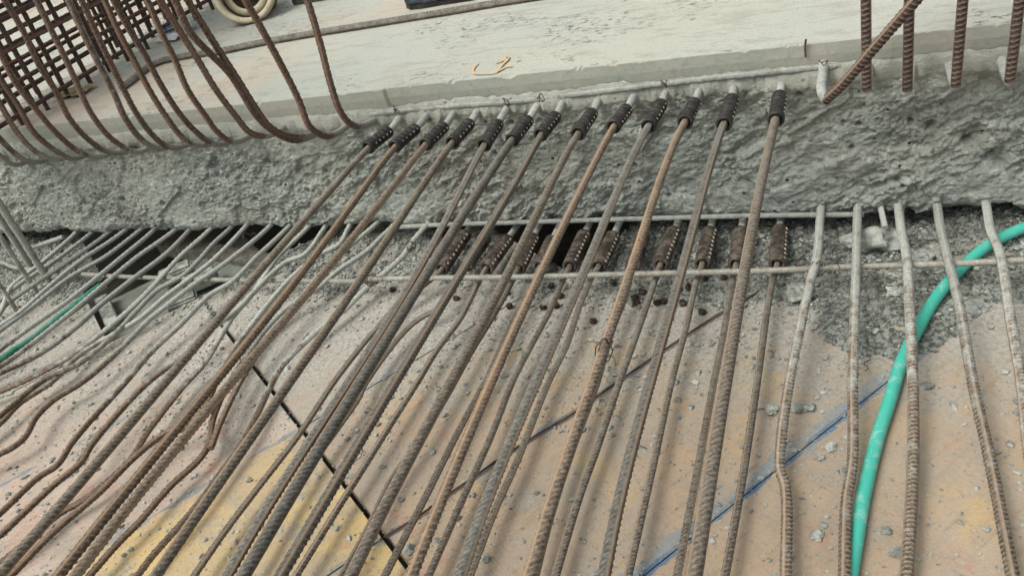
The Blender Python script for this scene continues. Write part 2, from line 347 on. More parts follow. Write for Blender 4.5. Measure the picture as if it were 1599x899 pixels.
# ---------------------------------------------------------------- concrete slab with its broken edge
ZT = .577
def fr(x, y, z, H=.9, o=5): return noise.fractal(Vector((x, y, z)), H, 2.1, o)
def zbot(x):
    base = .098 if x < -2.6 else .088
    z = base + .014*fr(x*6, 3.1, 0) + .010*noise.noise(Vector((x*30, 0, 7)))
    if -.78 < x < -.1: z = .070-.020*max(0, noise.noise(Vector((x*6, 2, 0))))+.006*noise.noise(Vector((x*30, 0, 7)))
    elif -1.5 < x < -.1: z = .074 + .007*noise.noise(Vector((x*16, 0, 7)))+.005*noise.noise(Vector((x*43, 0, 7)))
    if x >= -.1: z = .072 + .022*noise.noise(Vector((x*7.5+2.2, 1.3, 0))) + .008*noise.noise(Vector((x*28, 0, 7)))
    return z
def cells(x, z, s):
    d, p = noise.voronoi(Vector((x*s, z*s*1.3, 5.)))
    c = p[0]; h = noise.cell(c*3.7)
    return h + .9*((x*s-c[0])*noise.cell(c*5.1+Vector((9, 0, 0))) + (z*s*1.3-c[1])*noise.cell(c*7.3))
pits = []
for (u, v, r) in [(418, 255, .010), (1560, 258, .014), (1455, 200, .009), (1545, 245, .010), (1510, 222, .010), (150, 315, .008), (188, 315, .007), (187, 342, .006), (255, 320, .006), (1412, 290, .006), (83, 290, .006), (330, 262, .006), (480, 300, .006), (990, 260, .006), (1330, 235, .005), (690, 340, .006)]:
    p = PY(u, v, 0); pits.append((p[0], p[2], r))
def face_y(x, z, t):
    """t 0 at the ledge, 1 at the bottom edge"""
    a_, b_ = x*.86+z*.5, z*.86-x*.5                      # chisel strokes run slantwise
    sm = min(1, max(.15, .55+1.3*noise.noise(Vector((x*3.1, z*5, 31)))))
    big = .022*fr(x*3.2, z*4, 1.) ; mid = .030*sm*(abs(fr(a_*7, b_*15, 4., .6, 6))-.25); c1 = .010*cells(a_, b_, 6); c2 = .007*sm*cells(a_+7, b_*1.6, 17)
    fine = .0075*(.4+sm)*(abs(fr(a_*30, b_*66, 8., .4, 6))-.25)+.0025*fr(x*70, z*70, 1, .3, 4)
    left = .55 if x < -1.6 else (1. if x > -1.2 else .55+.45*(x+1.6)/.4)
    y = .004 + (big + mid + c1)*left + c2 + fine
    for (px, pz, r) in pits:
        q = ((x-px)**2 + (z-pz)**2)/(r*r)
        if q < 6: y += .038*math.exp(-q*.8)
    return y
for k_ in range(45):
    pits.append((rng.uniform(-3.3, .4), rng.uniform(.12, .47), rng.uniform(.003, .006)))
xs = np.concatenate([np.arange(-7, -3.7, .05), np.arange(-3.7, .75, .004), np.arange(.75, 3, .03)])
ts = np.concatenate([[0, .012, .024, .036], np.linspace(.045, 1, 118)])
V = []; E_ = []
for x in xs:
    x = float(x); zb = zbot(x)
    zl = .520 + .010*fr(x*4, 0, 2) + .004*noise.noise(Vector((x*26, 3, 2)))    # where the sawn band stops
    lip = .014 + .010*fr(x*5, 9, 2) + .006*noise.noise(Vector((x*40, 2, 2)))
    for i, t in enumerate(ts):
        if i < 4:                       # ledge coming out from under the sawn band
            f = i/4
            V.append((x, .004-lip*f*.9+.004*noise.noise(Vector((x*35, f*3, 0))), zl-.020*f**1.5+.005*noise.noise(Vector((x*50, f*5, 3))))); E_.append(1.)
        else:
            z = (zl-.028)*(1-t) + zb*t
            e = math.exp(-(t-.045)*11)
            y = face_y(x, z, t)*(1-e) + (-lip+.6*face_y(x, z, t))*e
            if t > .9: y += .02*((t-.9)/.1)**2
            V.append((x, y, z)); E_.append(e)
nt = len(ts)
und = [(.05, .0), (.12, .004), (.3, .004), (1.0, .0), (5.0, 0)]
Vn = []; En = []
for i, x in enumerate(xs):
    Vn += V[i*nt:(i+1)*nt]; En += E_[i*nt:(i+1)*nt]
    lx = V[(i+1)*nt-1]
    for (uy, dz) in und: Vn.append((x, uy, lx[2]+dz+(.006*fr(float(x)*9, uy*20, 3) if uy < .5 else 0))); En.append(0)
m_ = nt+len(und); idx = np.arange(len(xs)*m_).reshape(len(xs), m_)
Fq = np.stack([idx[:-1, :-1], idx[:-1, 1:], idx[1:, 1:], idx[1:, :-1]], -1).reshape(-1, 4)
slab = empty('concrete_slab', (0, 0, 0)); tag(slab, 'thick grey concrete slab with a chipped broken edge, rebars growing out of it', 'concrete slab')
link('broken_edge', mesh('broken_edge', Vn, Fq, True, {'edge': En}), M_rough, slab)
# sawn band + top surface; the arris has small chips
xb = np.concatenate([np.arange(-7, -3.7, .05), np.arange(-3.7, .75, .0075), np.arange(.75, 3, .03)]); Vb = []
for x in xb:
    x = float(x); chip = max(0, noise.fractal(Vector((x*16, 4, 4)), .6, 2.1, 4)-.22)*.022
    st = -.004 if x < PY(598, 137, 0)[0] else .004
    Vb += [(x, .012+st, .49), (x, .004+st, .515), (x, st+.0015*noise.noise(Vector((x*9, 1, 1))), .545), (x, st+.0012*noise.noise(Vector((x*30, 1, 4))), ZT-.0015-chip), (x, st+.0015+chip*1.6, ZT)]
idx = np.arange(len(xb)*5).reshape(-1, 5); Fb = np.stack([idx[:-1, :-1], idx[:-1, 1:], idx[1:, 1:], idx[1:, :-1]], -1).reshape(-1, 4)[:, ::-1]
link('sawn_band', mesh('sawn_band', Vb, Fb, False), M_band, slab)
ys = np.concatenate([[0], np.geomspace(.02, 8, 60)]); Vt = []
for i, x in enumerate(xb):
    e = Vb[i*5+4]
    for y in ys:
        Vt.append((x, e[1]+y, ZT + (.0025*noise.noise(Vector((float(x)*3, float(y)*3, 0))) if 0 < y < 4 else 0)))
idx = np.arange(len(xb)*len(ys)).reshape(-1, len(ys)); Ft = np.stack([idx[:-1, :-1], idx[1:, :-1], idx[1:, 1:], idx[:-1, 1:]], -1).reshape(-1, 4)
link('top_surface', mesh('top_surface', Vt, Ft, True), M_top, slab)
# yellow spray-paint scribble
def ribbon(pts, wd, z):
    C_, s = spline([PZ(u, v, z) for u, v in pts], .006); T = np.gradient(C_, axis=0); T /= np.linalg.norm(T, axis=1)[:, None]
    N = np.stack([-T[:, 1], T[:, 0], 0*T[:, 0]], 1); V = []
    for i in range(len(C_)):
        k = wd*(.55+.5*abs(noise.noise(Vector((i*.4, z*9, wd*100))))); V += [C_[i]-N[i]*k, C_[i]+N[i]*k]
    for q in V: q[2] = z
    return V, [(2*i, 2*i+1, 2*i+3, 2*i+2) for i in range(len(C_)-1)]
Vy, Fy = [], []
for pts, wd in [([(747, 99), (741, 105), (739, 112), (744, 116), (756, 116), (768, 115), (776, 113), (784, 108), (792, 104), (800, 104)], .0055), ([(774, 98), (783, 96), (794, 89), (791, 95), (785, 101), (780, 107), (776, 112)], .0075), ([(806, 96), (812, 93)], .006)]:
    a, b = ribbon(pts, wd, ZT+.005); o = len(Vy); Vy += a; Fy += [tuple(i+o for i in f) for f in b]
link('paint_mark', mesh('paint_mark', Vy, Fy, False), M_yel, slab)

# ---------------------------------------------------------------- formwork boards (0.5 m wide) laid at an angle, with a hole by the slab
def bn(b, n): return np.array([b*.6+n*.8, b*.8-n*.6])
boards = [  # n0, n1, b0, b1, tint, label
    (.39, .885, -3.55, -1.55, 'tan', 'tan formwork board nearest the lower right corner, beyond the blue joint'),
    (.39, .885, -1.55, .45, 'tan', 'tan formwork board in the lower right, on the far side of the blue painted joint'),
    (.39, .885, .45, 2.4, 'grey', 'dusty formwork board end at the right edge, under the slab'),
    (.885, 1.38, -1.55, .45, 'tan', 'tan formwork board past the right edge of the frame'),
    (1.38, 1.875, -1.55, .45, 'tan', 'outermost tan formwork board to the right'),
    (-.09, .39, -3.55, -1.55, 'yellow', 'yellow formwork board at the bottom edge, left of the black gap'),
    (-.09, .39, -1.55, .45, 'tan', 'tan formwork board on the near side of the blue painted joint, with bits of rubble'),
    (-.6, -.09, -3.55, -1.55, 'yellow', 'bright yellow formwork board in the lower left, left of the black gap'),
    (-.6, -.09, -1.55, .45, 'tan', 'tan formwork board in the middle, strewn with round bolt heads'),
    (-1.09, -.6, -3.55, -1.55, 'pink', 'pinkish dusty formwork board left of the black gap'),
    (-1.09, -.6, -1.55, -.64, 'grey', 'grey dusty short board before the black hole under the couplers'),
    (-1.58, -1.09, -3.55, -1.55, 'pink', 'pinkish grey formwork board at the left under the bent bars'),
    (-1.58, -1.09, -1.55, -.78, 'grey', 'short dusty board end beside the opening'),
    (-2.07, -1.58, -3.55, -1.885, 'grey', 'grey board whose sawn end borders the opening at left'),
    (-2.565, -2.07, -3.9, -1.80, 'grey', 'rubble covered board at the left edge by the slab'),
    (-3.06, -2.565, -3.9, -1.95, 'grey', 'farthest board at left, buried in rubble')]
bax = np.array([[.6, .8, 0], [.8, -.6, 0], [0, 0, 1.]]); bax[1] *= 1
for i, (n0, n1, b0, b1, tint, lab) in enumerate(boards):
    g = .0022 if n0 != .39 and n1 != .39 else .003
    B0, B1 = b0+(.009 if abs(b0+1.55) < .01 else .002), b1-(.007 if abs(b1+1.55) < .01 else .002)
    c = bn((B0+B1)/2, (n0+n1)/2); dz = (.0, .0012, -.0009)[i % 3]
    me = box_mesh('formwork_board', (c[0], c[1], -.0135+dz-.0012), bax, (B1-B0, n1-n0-2*g, .027), .0012)
    tag(link('formwork_board', me, M_deck[tint]), lab, 'formwork board', 'boards of the formwork deck')
def in_void(x, y, pad=0.):
    b = x*.6+y*.8; n = x*.8-y*.6
    if -2.07 < n < -1.58+pad and b > -1.885-pad: return True
    if -2.6 < n <= -2.07 and b > -1.80-pad: return True
    if -1.58 < n < -1.09 and b > -.78-pad: return True
    if -1.09 < n < -.6-pad and b > -.64-pad: return True
    return False
def boxthing(name, lab, cat, a, b, wd, ht, mat, group=None, bev=.003):
    a = np.array(a); b = np.array(b); T = (b-a)/np.linalg.norm(b-a); N = np.cross([0, 0, 1], T); N /= np.linalg.norm(N); U = np.cross(T, N)
    return tag(link(name, box_mesh(name, (a+b)/2, np.array([T, N, U]), (np.linalg.norm(b-a), wd, ht), bev), mat), lab, cat, group)
# what shows inside the opening
lo = -.085
boxthing('lower_board', 'grey smooth board lying lower down inside the left opening', 'board', [*bn(-1.93, -1.83), lo], [*bn(-1.25, -1.83), lo], .44, .027, M_low)
boxthing('lower_board', 'dark board deep under the black hole behind the brown couplers', 'board', [*bn(-.9, -.9), -.55], [*bn(.2, -.9), -.55], .5, .027, M_low)
pa, pb = PZ(236, 378, -.02), PZ(420, 418, -.02)
boxthing('timber_beam', 'grey brown timber beam crossing the left opening below the bars', 'beam', [pa[0], pa[1]+.06, -.075], [pb[0], pb[1]+.07, -.075], .08, .06, M_wood)
pa, pb = PZ(150, 474, -.06), PZ(168, 516, -.06)
boxthing('timber_block', 'small gritty timber block at the sawn board end in the opening', 'block', [pa[0]+.045, pa[1], -.05], [pb[0]+.045, pb[1], -.05], .05, .05, M_stone)
for (u, v, sx_, lab) in [(274, 424, .13, 'cement caked block in the opening, nearest the timber beam'), (312, 434, .13, 'cement caked block in the opening, right of its twin'), (285, 470, .11, 'cement caked block at the near rim of the left opening')]:
    p = PZ(u, v, -.02); T = np.array([.72, .69, 0]); q = p-T*sx_/2; r = p+T*sx_/2
    boxthing('concrete_block', lab, 'block', [q[0], q[1], -.030], [r[0], r[1], -.030], .075, .05, M_stone, 'cement caked blocks in the opening', .008)
p = PZ(418, 438, 0)
# loose rubble bank along the foot of the slab
def hgt(x, y):
    m = min(1, max(0, (y+.44)/.36)); m = m*m*(3-2*m)
    amp = .030 if x > -.62 else (.012 if x > -1.9 else (.03 if x < -2.55 else .012))
    if -.75 < x < -.62: amp = .012+.018*(x+.75)/.13
    if y > .0: m *= 1-.6*min(1, y/.3)
    q = .5+.9*fr(x*6, y*6, 2)
    pile = (.016+.012*noise.noise(Vector((x*14, y*14, 8))))*math.exp(-((x-.03)/.13)**2-((y+.40)/.10)**2)*(1+fr(x*9, y*9, 5))
    if x > -.2: m = max(m, min(1, pile*40)); 
    pile = pile if x > -.3 else 0
    return amp*m*q + .010*m*noise.noise(Vector((x*35, y*35, 1))) + .007*m*fr(x*70, y*70, 1, .4, 4) - .006 + pile
gx = np.arange(-3.9, .95, .0065); gy = np.arange(-.62, .36, .0065)
Vr = [(float(x), float(y), hgt(float(x), float(y))) for x in gx for y in gy]
idx = np.arange(len(gx)*len(gy)).reshape(len(gx), len(gy))
Fr = np.stack([idx[:-1, :-1], idx[1:, :-1], idx[1:, 1:], idx[:-1, 1:]], -1).reshape(-1, 4)
Va = np.array(Vr); cc = Va[Fr].mean(1)
keep = np.array([(not in_void(c[0], c[1])) and c[2] > -.006 for c in cc]); Fr = Fr[keep]
used = np.unique(Fr); mp = -np.ones(len(Va), int); mp[used] = np.arange(len(used))
tag(link('rubble_bank', mesh('rubble_bank', Va[used], mp[Fr], True), M_rub), 'grey crushed concrete banked along the foot of the slab', 'rubble', kind='stuff')
# chips of concrete, uncountable
ph = (1+5**.5)/2
ico = np.array([(-1, ph, 0), (1, ph, 0), (-1, -ph, 0), (1, -ph, 0), (0, -1, ph), (0, 1, ph), (0, -1, -ph), (0, 1, -ph), (ph, 0, -1), (ph, 0, 1), (-ph, 0, -1), (-ph, 0, 1)])/1.9
icf = np.array([(0, 11, 5), (0, 5, 1), (0, 1, 7), (0, 7, 10), (0, 10, 11), (1, 5, 9), (5, 11, 4), (11, 10, 2), (10, 7, 6), (7, 1, 8), (3, 9, 4), (3, 4, 2), (3, 2, 6), (3, 6, 8), (3, 8, 9), (4, 9, 5), (2, 4, 11), (6, 2, 10), (8, 6, 7), (9, 8, 1)])
def stone(c, s, flat=.42):
    v = ico*rng.uniform(.55, 1.25, (12, 1))*np.array([1, rng.uniform(.55, 1), flat])*s
    a = rng.uniform(0, 6.28); R = np.array([[math.cos(a), -math.sin(a), 0], [math.sin(a), math.cos(a), 0], [0, 0, 1]])
    t = rng.uniform(-.5, .5); R2 = np.array([[1, 0, 0], [0, math.cos(t), -math.sin(t)], [0, math.sin(t), math.cos(t)]])
    return v@R2.T@R.T + c
SV, SF = [], []; k = 0
for _ in range(38000):
    x = rng.uniform(-3.6, .9); y = -rng.exponential(.27)+.12 if rng.random() < .62 else rng.uniform(-1.6, .1)
    if y < -1.7 or in_void(x, y, .01): continue
    if y < -.35 and noise.noise(Vector((x*5, y*5, 3))) < rng.uniform(-.6, .4): continue
    s = .0022*(rng.pareto(2.2)+1); s = min(s, .011)
    z = max(0, hgt(x, y))+s*.2
    SV.append(stone(np.array([x, y, z]), s)); SF.append(icf+k); k += 12
tag(link('concrete_chips', mesh('concrete_chips', np.vstack(SV), np.vstack(SF), False), M_stone), 'small grey chips of broken concrete strewn over the boards', 'rubble', kind='stuff')
# larger fragments one can point at
frs = [(1350, 372, .048, 'largest pale fragment lodged under the slab edge at right', .05), (1385, 362, .045, 'pale fragment wedged beside the short bar stub', .05), (1246, 640, .015, 'flat pale fragment right of the fifth dark bar, by the blue joint', 0), (1205, 642, .014, 'pale flake next to the outermost lower coupled bar', 0),
       (1264, 638, .014, 'angular fragment leaning on its neighbour above the blue joint', 0), (1402, 865, .013, 'chunky fragment at the bottom by the cement grey bar', 0), (1298, 700, .012, 'small fragment alone between two right hand bars', 0), (1282, 716, .010, 'fragment just below the blue joint, between the bars', 0), (1276, 838, .012, 'fragment low down left of the green hose', 0), (1385, 830, .009, 'little fragment right of the green hose', 0),
       (1448, 604, .012, 'dark edged fragment between the third and fourth right bars', 0), (1245, 450, .03, 'long flat fragment behind the right end of the cross bar', .03), (1400, 452, .024, 'pale flat flake below the cross bar at right', .02), (758, 874, .011, 'pebble sized fragment at the bottom centre', 0), (1520, 480, .02, 'fragment by the hose under the cross bar', .02), (1440, 390, .026, 'fragment resting in the dark gap at right', .03), (1150, 470, .016, 'fragment near the round bolt heads', .02), (640, 860, .012, 'fragment beside the black gap at the bottom', 0)]
for (u, v, s, lab, z) in frs:
    p = PZ(u, v, z); vv = []; R = rng.uniform(.8, 1.15, 3)
    import bmesh
    bm = bmesh.new(); bmesh.ops.create_icosphere(bm, subdivisions=3, radius=s); o = Vector(rng.uniform(0, 90, 3))
    for q in bm.verts:
        d = q.co.normalized(); f = 1+.55*noise.noise(d*1.3+o)+.25*noise.noise(d*3.1+o)
        dv, pp = noise.voronoi(d*1.6+o); f *= .8+.35*dv[0]
        q.co = Vector((d.x*R[0], d.y*R[1], d.z*.6))*s*f
    me = bpy.data.meshes.new('concrete_fragment'); bm.to_mesh(me); bm.free()
    tag(link('concrete_fragment', me, M_stone, None, (p[0], p[1], max(0, hgt(p[0], p[1]) if z else 0)+s*.35)), lab, 'concrete fragment', 'larger fragments of broken concrete')

# ---------------------------------------------------------------- coupled rebars
ORD = ['first', 'second', 'third', 'fourth', 'fifth', 'sixth', 'seventh', 'eighth', 'ninth', 'tenth', 'eleventh', 'twelfth', 'thirteenth', 'fourteenth', 'fifteenth', 'sixteenth', 'seventeenth']
def ext(P, d):
    """carry the last point on by d metres along the bar"""
    P = [np.array(p, float) for p in P]; t = P[-1]-P[-2]; t /= np.linalg.norm(t); return P+[P[-1]+t*d]
bolt_me, _, _, _ = lathe_mesh('bolt', (0, 0, 0), (0, 0, 1), [(-.004, .0033), (.0012, .0033), (.0020, .0026), (.0022, .0)], 12)
bolt_me.materials.append(M_bolt)
def bolts(par, A, T, L, R, n, ang, up=None, sc=1.):
    N = np.cross(T, [0, 0, 1]); N /= np.linalg.norm(N); M = np.cross(N, T)
    if N[0] < 0: N = -N
    d = math.cos(ang)*N+math.sin(ang)*M; q = Vector(d).to_track_quat('Z', 'Y')
    for i in range(n):
        o = bpy.data.objects.new('bolt', bolt_me); COL.objects.link(o); o.parent = par
        o.location = Vector(A+T*(L*(i+.75)/(n+.5))+d*R); o.rotation_mode = 'QUATERNION'; o.rotation_quaternion = q; o.scale = (sc,)*3
UP = [  # stub top, coupler top, coupler bottom, path, finish
    ((627, 180), (611, 196), (573, 234), [(515, 300), (457, 357), (400, 433), (353, 480), (320, 517), (247, 597), (200, 666), (150, 722), (100, 786), (50, 842), (0, 893)], 0, 'dark grey'),
    ((672, 173), (653, 192), (615, 232), [(567, 300), (517, 367), (470, 427), (427, 487), (400, 523), (340, 600), (280, 669), (233, 732), (187, 796), (133, 859), (100, 899)], 1, 'grey with orange tint'),
    ((713, 170), (697, 189), (663, 229), [(610, 300), (583, 340), (543, 380), (510, 433), (477, 470), (433, 520), (400, 560), (373, 598), (333, 642), (287, 696), (233, 766), (187, 826), (130, 895)], 1, 'rusty below its coupler'),
    ((753, 163), (737, 184), (705, 226), [(658, 300), (630, 343), (597, 387), (570, 433), (540, 480), (510, 520), (470, 583), (450, 605), (400, 678), (350, 749), (300, 819), (245, 899)], 0, 'dull brown grey'),
    ((797, 160), (781, 185), (755, 230), [(718, 305), (690, 360), (653, 423), (620, 480), (580, 540), (543, 597), (500, 660), (455, 725), (405, 810), (350, 895)], 2, 'thin dark grey'),
    ((842, 160), (828, 179), (799, 222), [(748, 300), (713, 347), (680, 407), (633, 467), (597, 533), (555, 604), (510, 672), (467, 732), (420, 816), (372, 899)], 2, 'thick grey'),
    ((883, 153), (871, 173), (843, 214), [(797, 300), (753, 373), (720, 417), (687, 470), (650, 540), (612, 600), (573, 666), (527, 739), (477, 832), (435, 899)], 2, 'blue grey'),
    ((938, 150), (928, 168), (902, 212), [(855, 300), (800, 410), (770, 477), (733, 547), (702, 602), (653, 692), (597, 816), (552, 899)], 0, 'tan and grey'),
    ((995, 143), (982, 162), (957, 201), [(908, 300), (872, 383), (837, 443), (800, 523), (770, 615), (735, 690), (700, 766), (650, 899)], 1, 'yellowish brown'),
    ((1043, 135), (1036, 154), (1012, 200), [(965, 300), (923, 410), (883, 497), (843, 600), (797, 696), (760, 799), (722, 899)], 2, 'steel grey'),
    ((1095, 133), (1088, 152), (1069, 194), [(1025, 300), (997, 397), (970, 460), (927, 600), (887, 699), (825, 899)], 1, 'pinkish brown'),
    ((1148, 118), (1147, 146), (1130, 197), [(1096, 300), (1077, 383), (1047, 477), (1014, 596), (982, 709), (940, 899)], 2, 'dark blue grey'),
    ((1224, 117), (1221, 141), (1211, 190), [(1184, 300), (1165, 417), (1147, 500), (1131, 599), (1107, 749), (1083, 899)], 0, 'broad rusty grey')]
for i, (st, ct, cb, path, mi, look) in enumerate(UP):
    zz = .482; A = PZ(ct[0]-3, ct[1]+9, zz); Bp = PZ(cb[0]+1, cb[1]-2, zz); S0 = PZ(st[0], st[1]+2, zz)
    T = (Bp-A)/np.linalg.norm(Bp-A); L = np.linalg.norm(Bp-A)
    root = empty('coupled_rebar', tuple(Bp)); root.location = (0, 0, 0)
    tag(root, f'upper rebar in the {ORD[i]} black coupler from the left, {look}', 'rebar', 'upper row of rebars with black couplers')
    Q = np.array([Bp-T*.03]*2+[Bp+T*.02]*3+[PZ(u, v, zz) for u, v in path])
    cf = np.polyfit(Q[:, 1], Q[:, 0], 4); yy_ = np.linspace(Bp[1]+.03, Q[:, 1].min(), 14)
    P = [np.array([np.polyval(cf, y), y, zz-.006*math.sin(max(0, Bp[1]-y)*2.2+i)+.006*math.sin(i)]) for y in yy_]
    P = ext([Bp-T*.03]+P[1:], .35)
    r = .0083*{4: .93, 5: 1.12, 6: 1.06, 12: 1.12}.get(i, 1.)
    link('bar', tube_mesh('bar', P, r, .0026, 24, .0019, .0112, roll=.6+i*1.3, jitter=.006), M_up[mi], root)
    back = S0-T*.0; link('stub', tube_mesh('stub', [A+T*.02, A-T*.01, S0, S0-T*.06], .0108, .005, 12, .0008, jitter=.02), M_stub, root)
    R = .0190; prof = [(0, .0112), (0, .0125), (.001, R-.003), (.003, R-.001)]
    nb = 5
    for kx in range(60):
        t = .004+(L-.022)*kx/59; f = (kx/59*nb) % 1
        prof.append((t, R-.0012-(.0026 if (f < .12 or f > .92) else 0)+.0010*math.sin(math.pi*f)))
    prof += [(L-.015, R+.0005), (L-.003, R+.0015), (L, R+.0005), (L+.0004, R-.0015), (L+.0004, .0145), (L-.002, .0133), (L-.03, .013)]
    cme, T2, N2, M2 = lathe_mesh('coupler', A, Bp, prof, 36)
    c = link('coupler', cme, M_blk, root)
    bolts(c, A, T, L-.012, R-.0006, 5, math.radians(12+9*math.sin(i*2.3)), sc=.85)
LO = [((730, 358), (690, 421), [(657, 450), (627, 470), (600, 500), (560, 547), (521, 598), (467, 679), (400, 766), (350, 832), (300, 904)]),
      ((762, 362), (728, 416), [(690, 478), (657, 497), (640, 510), (613, 540), (567, 606), (562, 619), (483, 732), (400, 872), (383, 902)]),
      ((797, 365), (760, 420), [(747, 443), (720, 497), (683, 547), (652, 598), (613, 659), (567, 732), (533, 786), (467, 892)]),
      ((837, 363), (810, 420), [(790, 460), (770, 495), (735, 552), (700, 615), (655, 690), (613, 748), (573, 830), (535, 899)]),
      ((867, 367), (843, 418), [(830, 447), (800, 503), (763, 587), (753, 606), (710, 686), (667, 772), (605, 892)]),
      ((917, 358), (890, 417), [(880, 437), (857, 490), (830, 540), (802, 594), (767, 682), (720, 786), (673, 892)]),
      ((962, 360), (935, 417), [(925, 433), (905, 480), (885, 540), (857, 597), (808, 720), (772, 800), (737, 892)]),
      ((1008, 360), (988, 417), [(978, 460), (955, 520), (932, 600), (895, 700), (862, 800), (836, 899)]),
      ((1057, 353), (1032, 414), [(1022, 443), (1000, 507), (969, 593), (933, 699), (903, 782), (868, 899)]),
      ((1113, 353), (1097, 413), [(1087, 443), (1073, 507), (1049, 597), (1023, 716), (983, 892)]),
      ((1162, 353), (1150, 414), [(1143, 440), (1133, 507), (1115, 598), (1087, 749), (1058, 899)]),
      ((1222, 350), (1214, 414), [(1207, 440), (1198, 490), (1183, 599), (1160, 749), (1133, 899)])]
for i, (ct, cb, path) in enumerate(LO):
    zz = .052; A = PZ(ct[0]-4, ct[1]+9, zz); Bp = PZ(*cb, zz); T = (Bp-A)/np.linalg.norm(Bp-A); L = np.linalg.norm(Bp-A)
    root = empty('lower_coupled_rebar')
    tag(root, f'dark ribbed lower rebar in the {ORD[i]} brown coupler from the left', 'rebar', 'lower row of rebars with brown couplers')
    P = ext([Bp-T*.03, Bp+T*.01]+[PZ(u, v, zz-.012*min(1, (j+1)/4)) for j, (u, v) in enumerate(path)], .25)
    link('bar', tube_mesh('bar', P, .0077, .0030, 14, .0017, .0105, jitter=.008), M_lowc, root)
    link('stub', tube_mesh('stub', [A+T*.02, A-T*.04, A-T*.12], .0105, .005, 12, .0008, jitter=.02), M_stub, root)
    R = .0232
    prof = [(0, .0112), (0, R-.003), (.003, R)]+[(L*k/12, R+.0003*math.sin(k*2.)) for k in range(1, 12)]+[(L-.003, R), (L, R-.003), (L+.0003, .0145), (L-.002, .0132), (L-.03, .0130)]
    cme, _, _, _ = lathe_mesh('coupler', A, Bp, prof, 36); c = link('coupler', cme, M_brn, root)
    if i in (4, 7): continue          # these two are turned so that their bolts face away
    bolts(c, A, T, L, R, 8, math.radians(30+8*math.sin(i*1.7)), sc=1.45)

# ---------------------------------------------------------------- lower bars growing from the slab foot, left
LEFT = [
    [(133, 373), (83, 410), (33, 443), (0, 470), (-40, 500)], [(110, 373), (67, 410), (20, 447), (0, 490), (-30, 520)],
    [(153, 377), (110, 407), (50, 447), (0, 483), (-40, 515)], [(173, 377), (133, 403), (83, 443), (33, 487), (0, 510), (-40, 545)],
    [(203, 373), (167, 400), (110, 433), (50, 480), (0, 517), (-40, 545)], [(233, 367), (193, 400), (153, 433), (107, 470), (50, 510), (0, 547), (-50, 590)],
    [(260, 370), (217, 400), (180, 430), (133, 470), (93, 503), (33, 550), (0, 573), (-50, 600)],
    [(290, 367), (260, 397), (207, 437), (153, 480), (117, 513), (67, 550), (0, 583), (-50, 605)],
    [(320, 367), (283, 400), (240, 447), (207, 480), (160, 520), (110, 557), (50, 590), (0, 612), (-50, 635)],
    [(357, 360), (333, 382), (313, 405), (287, 430), (247, 453), (213, 487), (175, 527), (127, 566), (67, 595), (0, 650), (-50, 690)],
    [(370, 370), (333, 407), (300, 433), (260, 463), (220, 497), (173, 525), (127, 553), (82, 596), (33, 629), (0, 662), (-50, 700)],
    [(402, 372), (350, 413), (300, 447), (267, 473), (233, 500), (187, 547), (132, 595), (83, 626), (57, 652), (40, 682), (20, 699), (0, 709), (-50, 735)],
    [(443, 363), (400, 403), (363, 440), (330, 460), (283, 507), (240, 547), (196, 598), (143, 656), (113, 692), (90, 726), (60, 746), (0, 802), (-40, 835)],
    [(503, 363), (477, 397), (447, 410), (400, 453), (375, 480), (330, 515), (280, 560), (230, 599), (173, 659), (143, 696), (127, 722), (83, 759), (40, 799), (0, 836), (-40, 865)],
    [(477, 360), (433, 403), (400, 453), (363, 497), (320, 567), (290, 600), (233, 672), (200, 722), (133, 779), (93, 802), (43, 846), (0, 880), (-40, 915)],
    [(543, 360), (530, 382), (497, 400), (455, 435), (400, 500), (350, 570), (318, 640), (290, 668), (262, 675), (213, 712), (160, 765), (133, 789), (83, 832), (20, 896), (-10, 925)],
    [(597, 370), (573, 393), (533, 420), (497, 450), (450, 480), (417, 513), (380, 565), (352, 610), (333, 656), (327, 692), (313, 716), (267, 759), (217, 816), (187, 846), (140, 899)],
    [(577, 360), (543, 388), (505, 425), (450, 492), (420, 530), (385, 580), (345, 660), (330, 700)],
    [(657, 363), (643, 380), (630, 400), (597, 430), (573, 450), (543, 480), (490, 523), (443, 570), (424, 602), (400, 652), (367, 709), (350, 732), (300, 799), (240, 866), (215, 899)]]
LEFTL = ['second short pale bar stuck out of the rubble at far left', 'outermost pale bar at the left edge by the slab foot', 'third pale bar from the left by the slab foot', 'fourth pale bar from the left by the slab foot', 'pale bar left of the one lying along the left hose piece', 'pale bar lying just above the green hose at left', 'pale bar just right of the green hose at left', 'pale bar crossing the left opening, first one over the grey lower board', 'pale bar crossing the middle of the left opening',
         'pale bar that starts with a small upright end above the opening', 'pale bar over the cement caked blocks in the opening', 'pale bar that ends in a wavy brown S bend at the left edge', 'pale bar from the opening edge that snakes brown past the lower left', 'thick kinked bar under the first upper rebar, brown at its near end', 'bent pale bar that joins two others in the lower left', 'bar with a rusty hooked kink between the second and third upper rebars', 'long pale bar that kinks upward beside the third upper rebar', 'short tail of bar tucked under the third upper rebar', 'bent pale bar ducking under the cross bar beside the dark wire tie']
for i, path in enumerate(LEFT):
    hi = .088; lo_ = .040+.012*(i % 2)+(.02 if i in (13, 15) else 0)
    n = len(path); P = []
    for j, (u, v) in enumerate(path):
        f = min(1, j/5); z = hi*(1-f)+lo_*f
        P.append(PZ(u, v, z))
    T = P[0]-P[1]; T[2] = .0; T /= np.linalg.norm(T)
    P = [P[0]+T*.08+np.array([0, 0, .01])]+P
    if i not in (17,): P = ext(P, .2)
    tag(link('bent_rebar', tube_mesh('bent_rebar', P, .0079, .0030, 14, .0018, .0105, jitter=.014), M_left), LEFTL[i], 'rebar', 'cement splashed lower rebars at left')
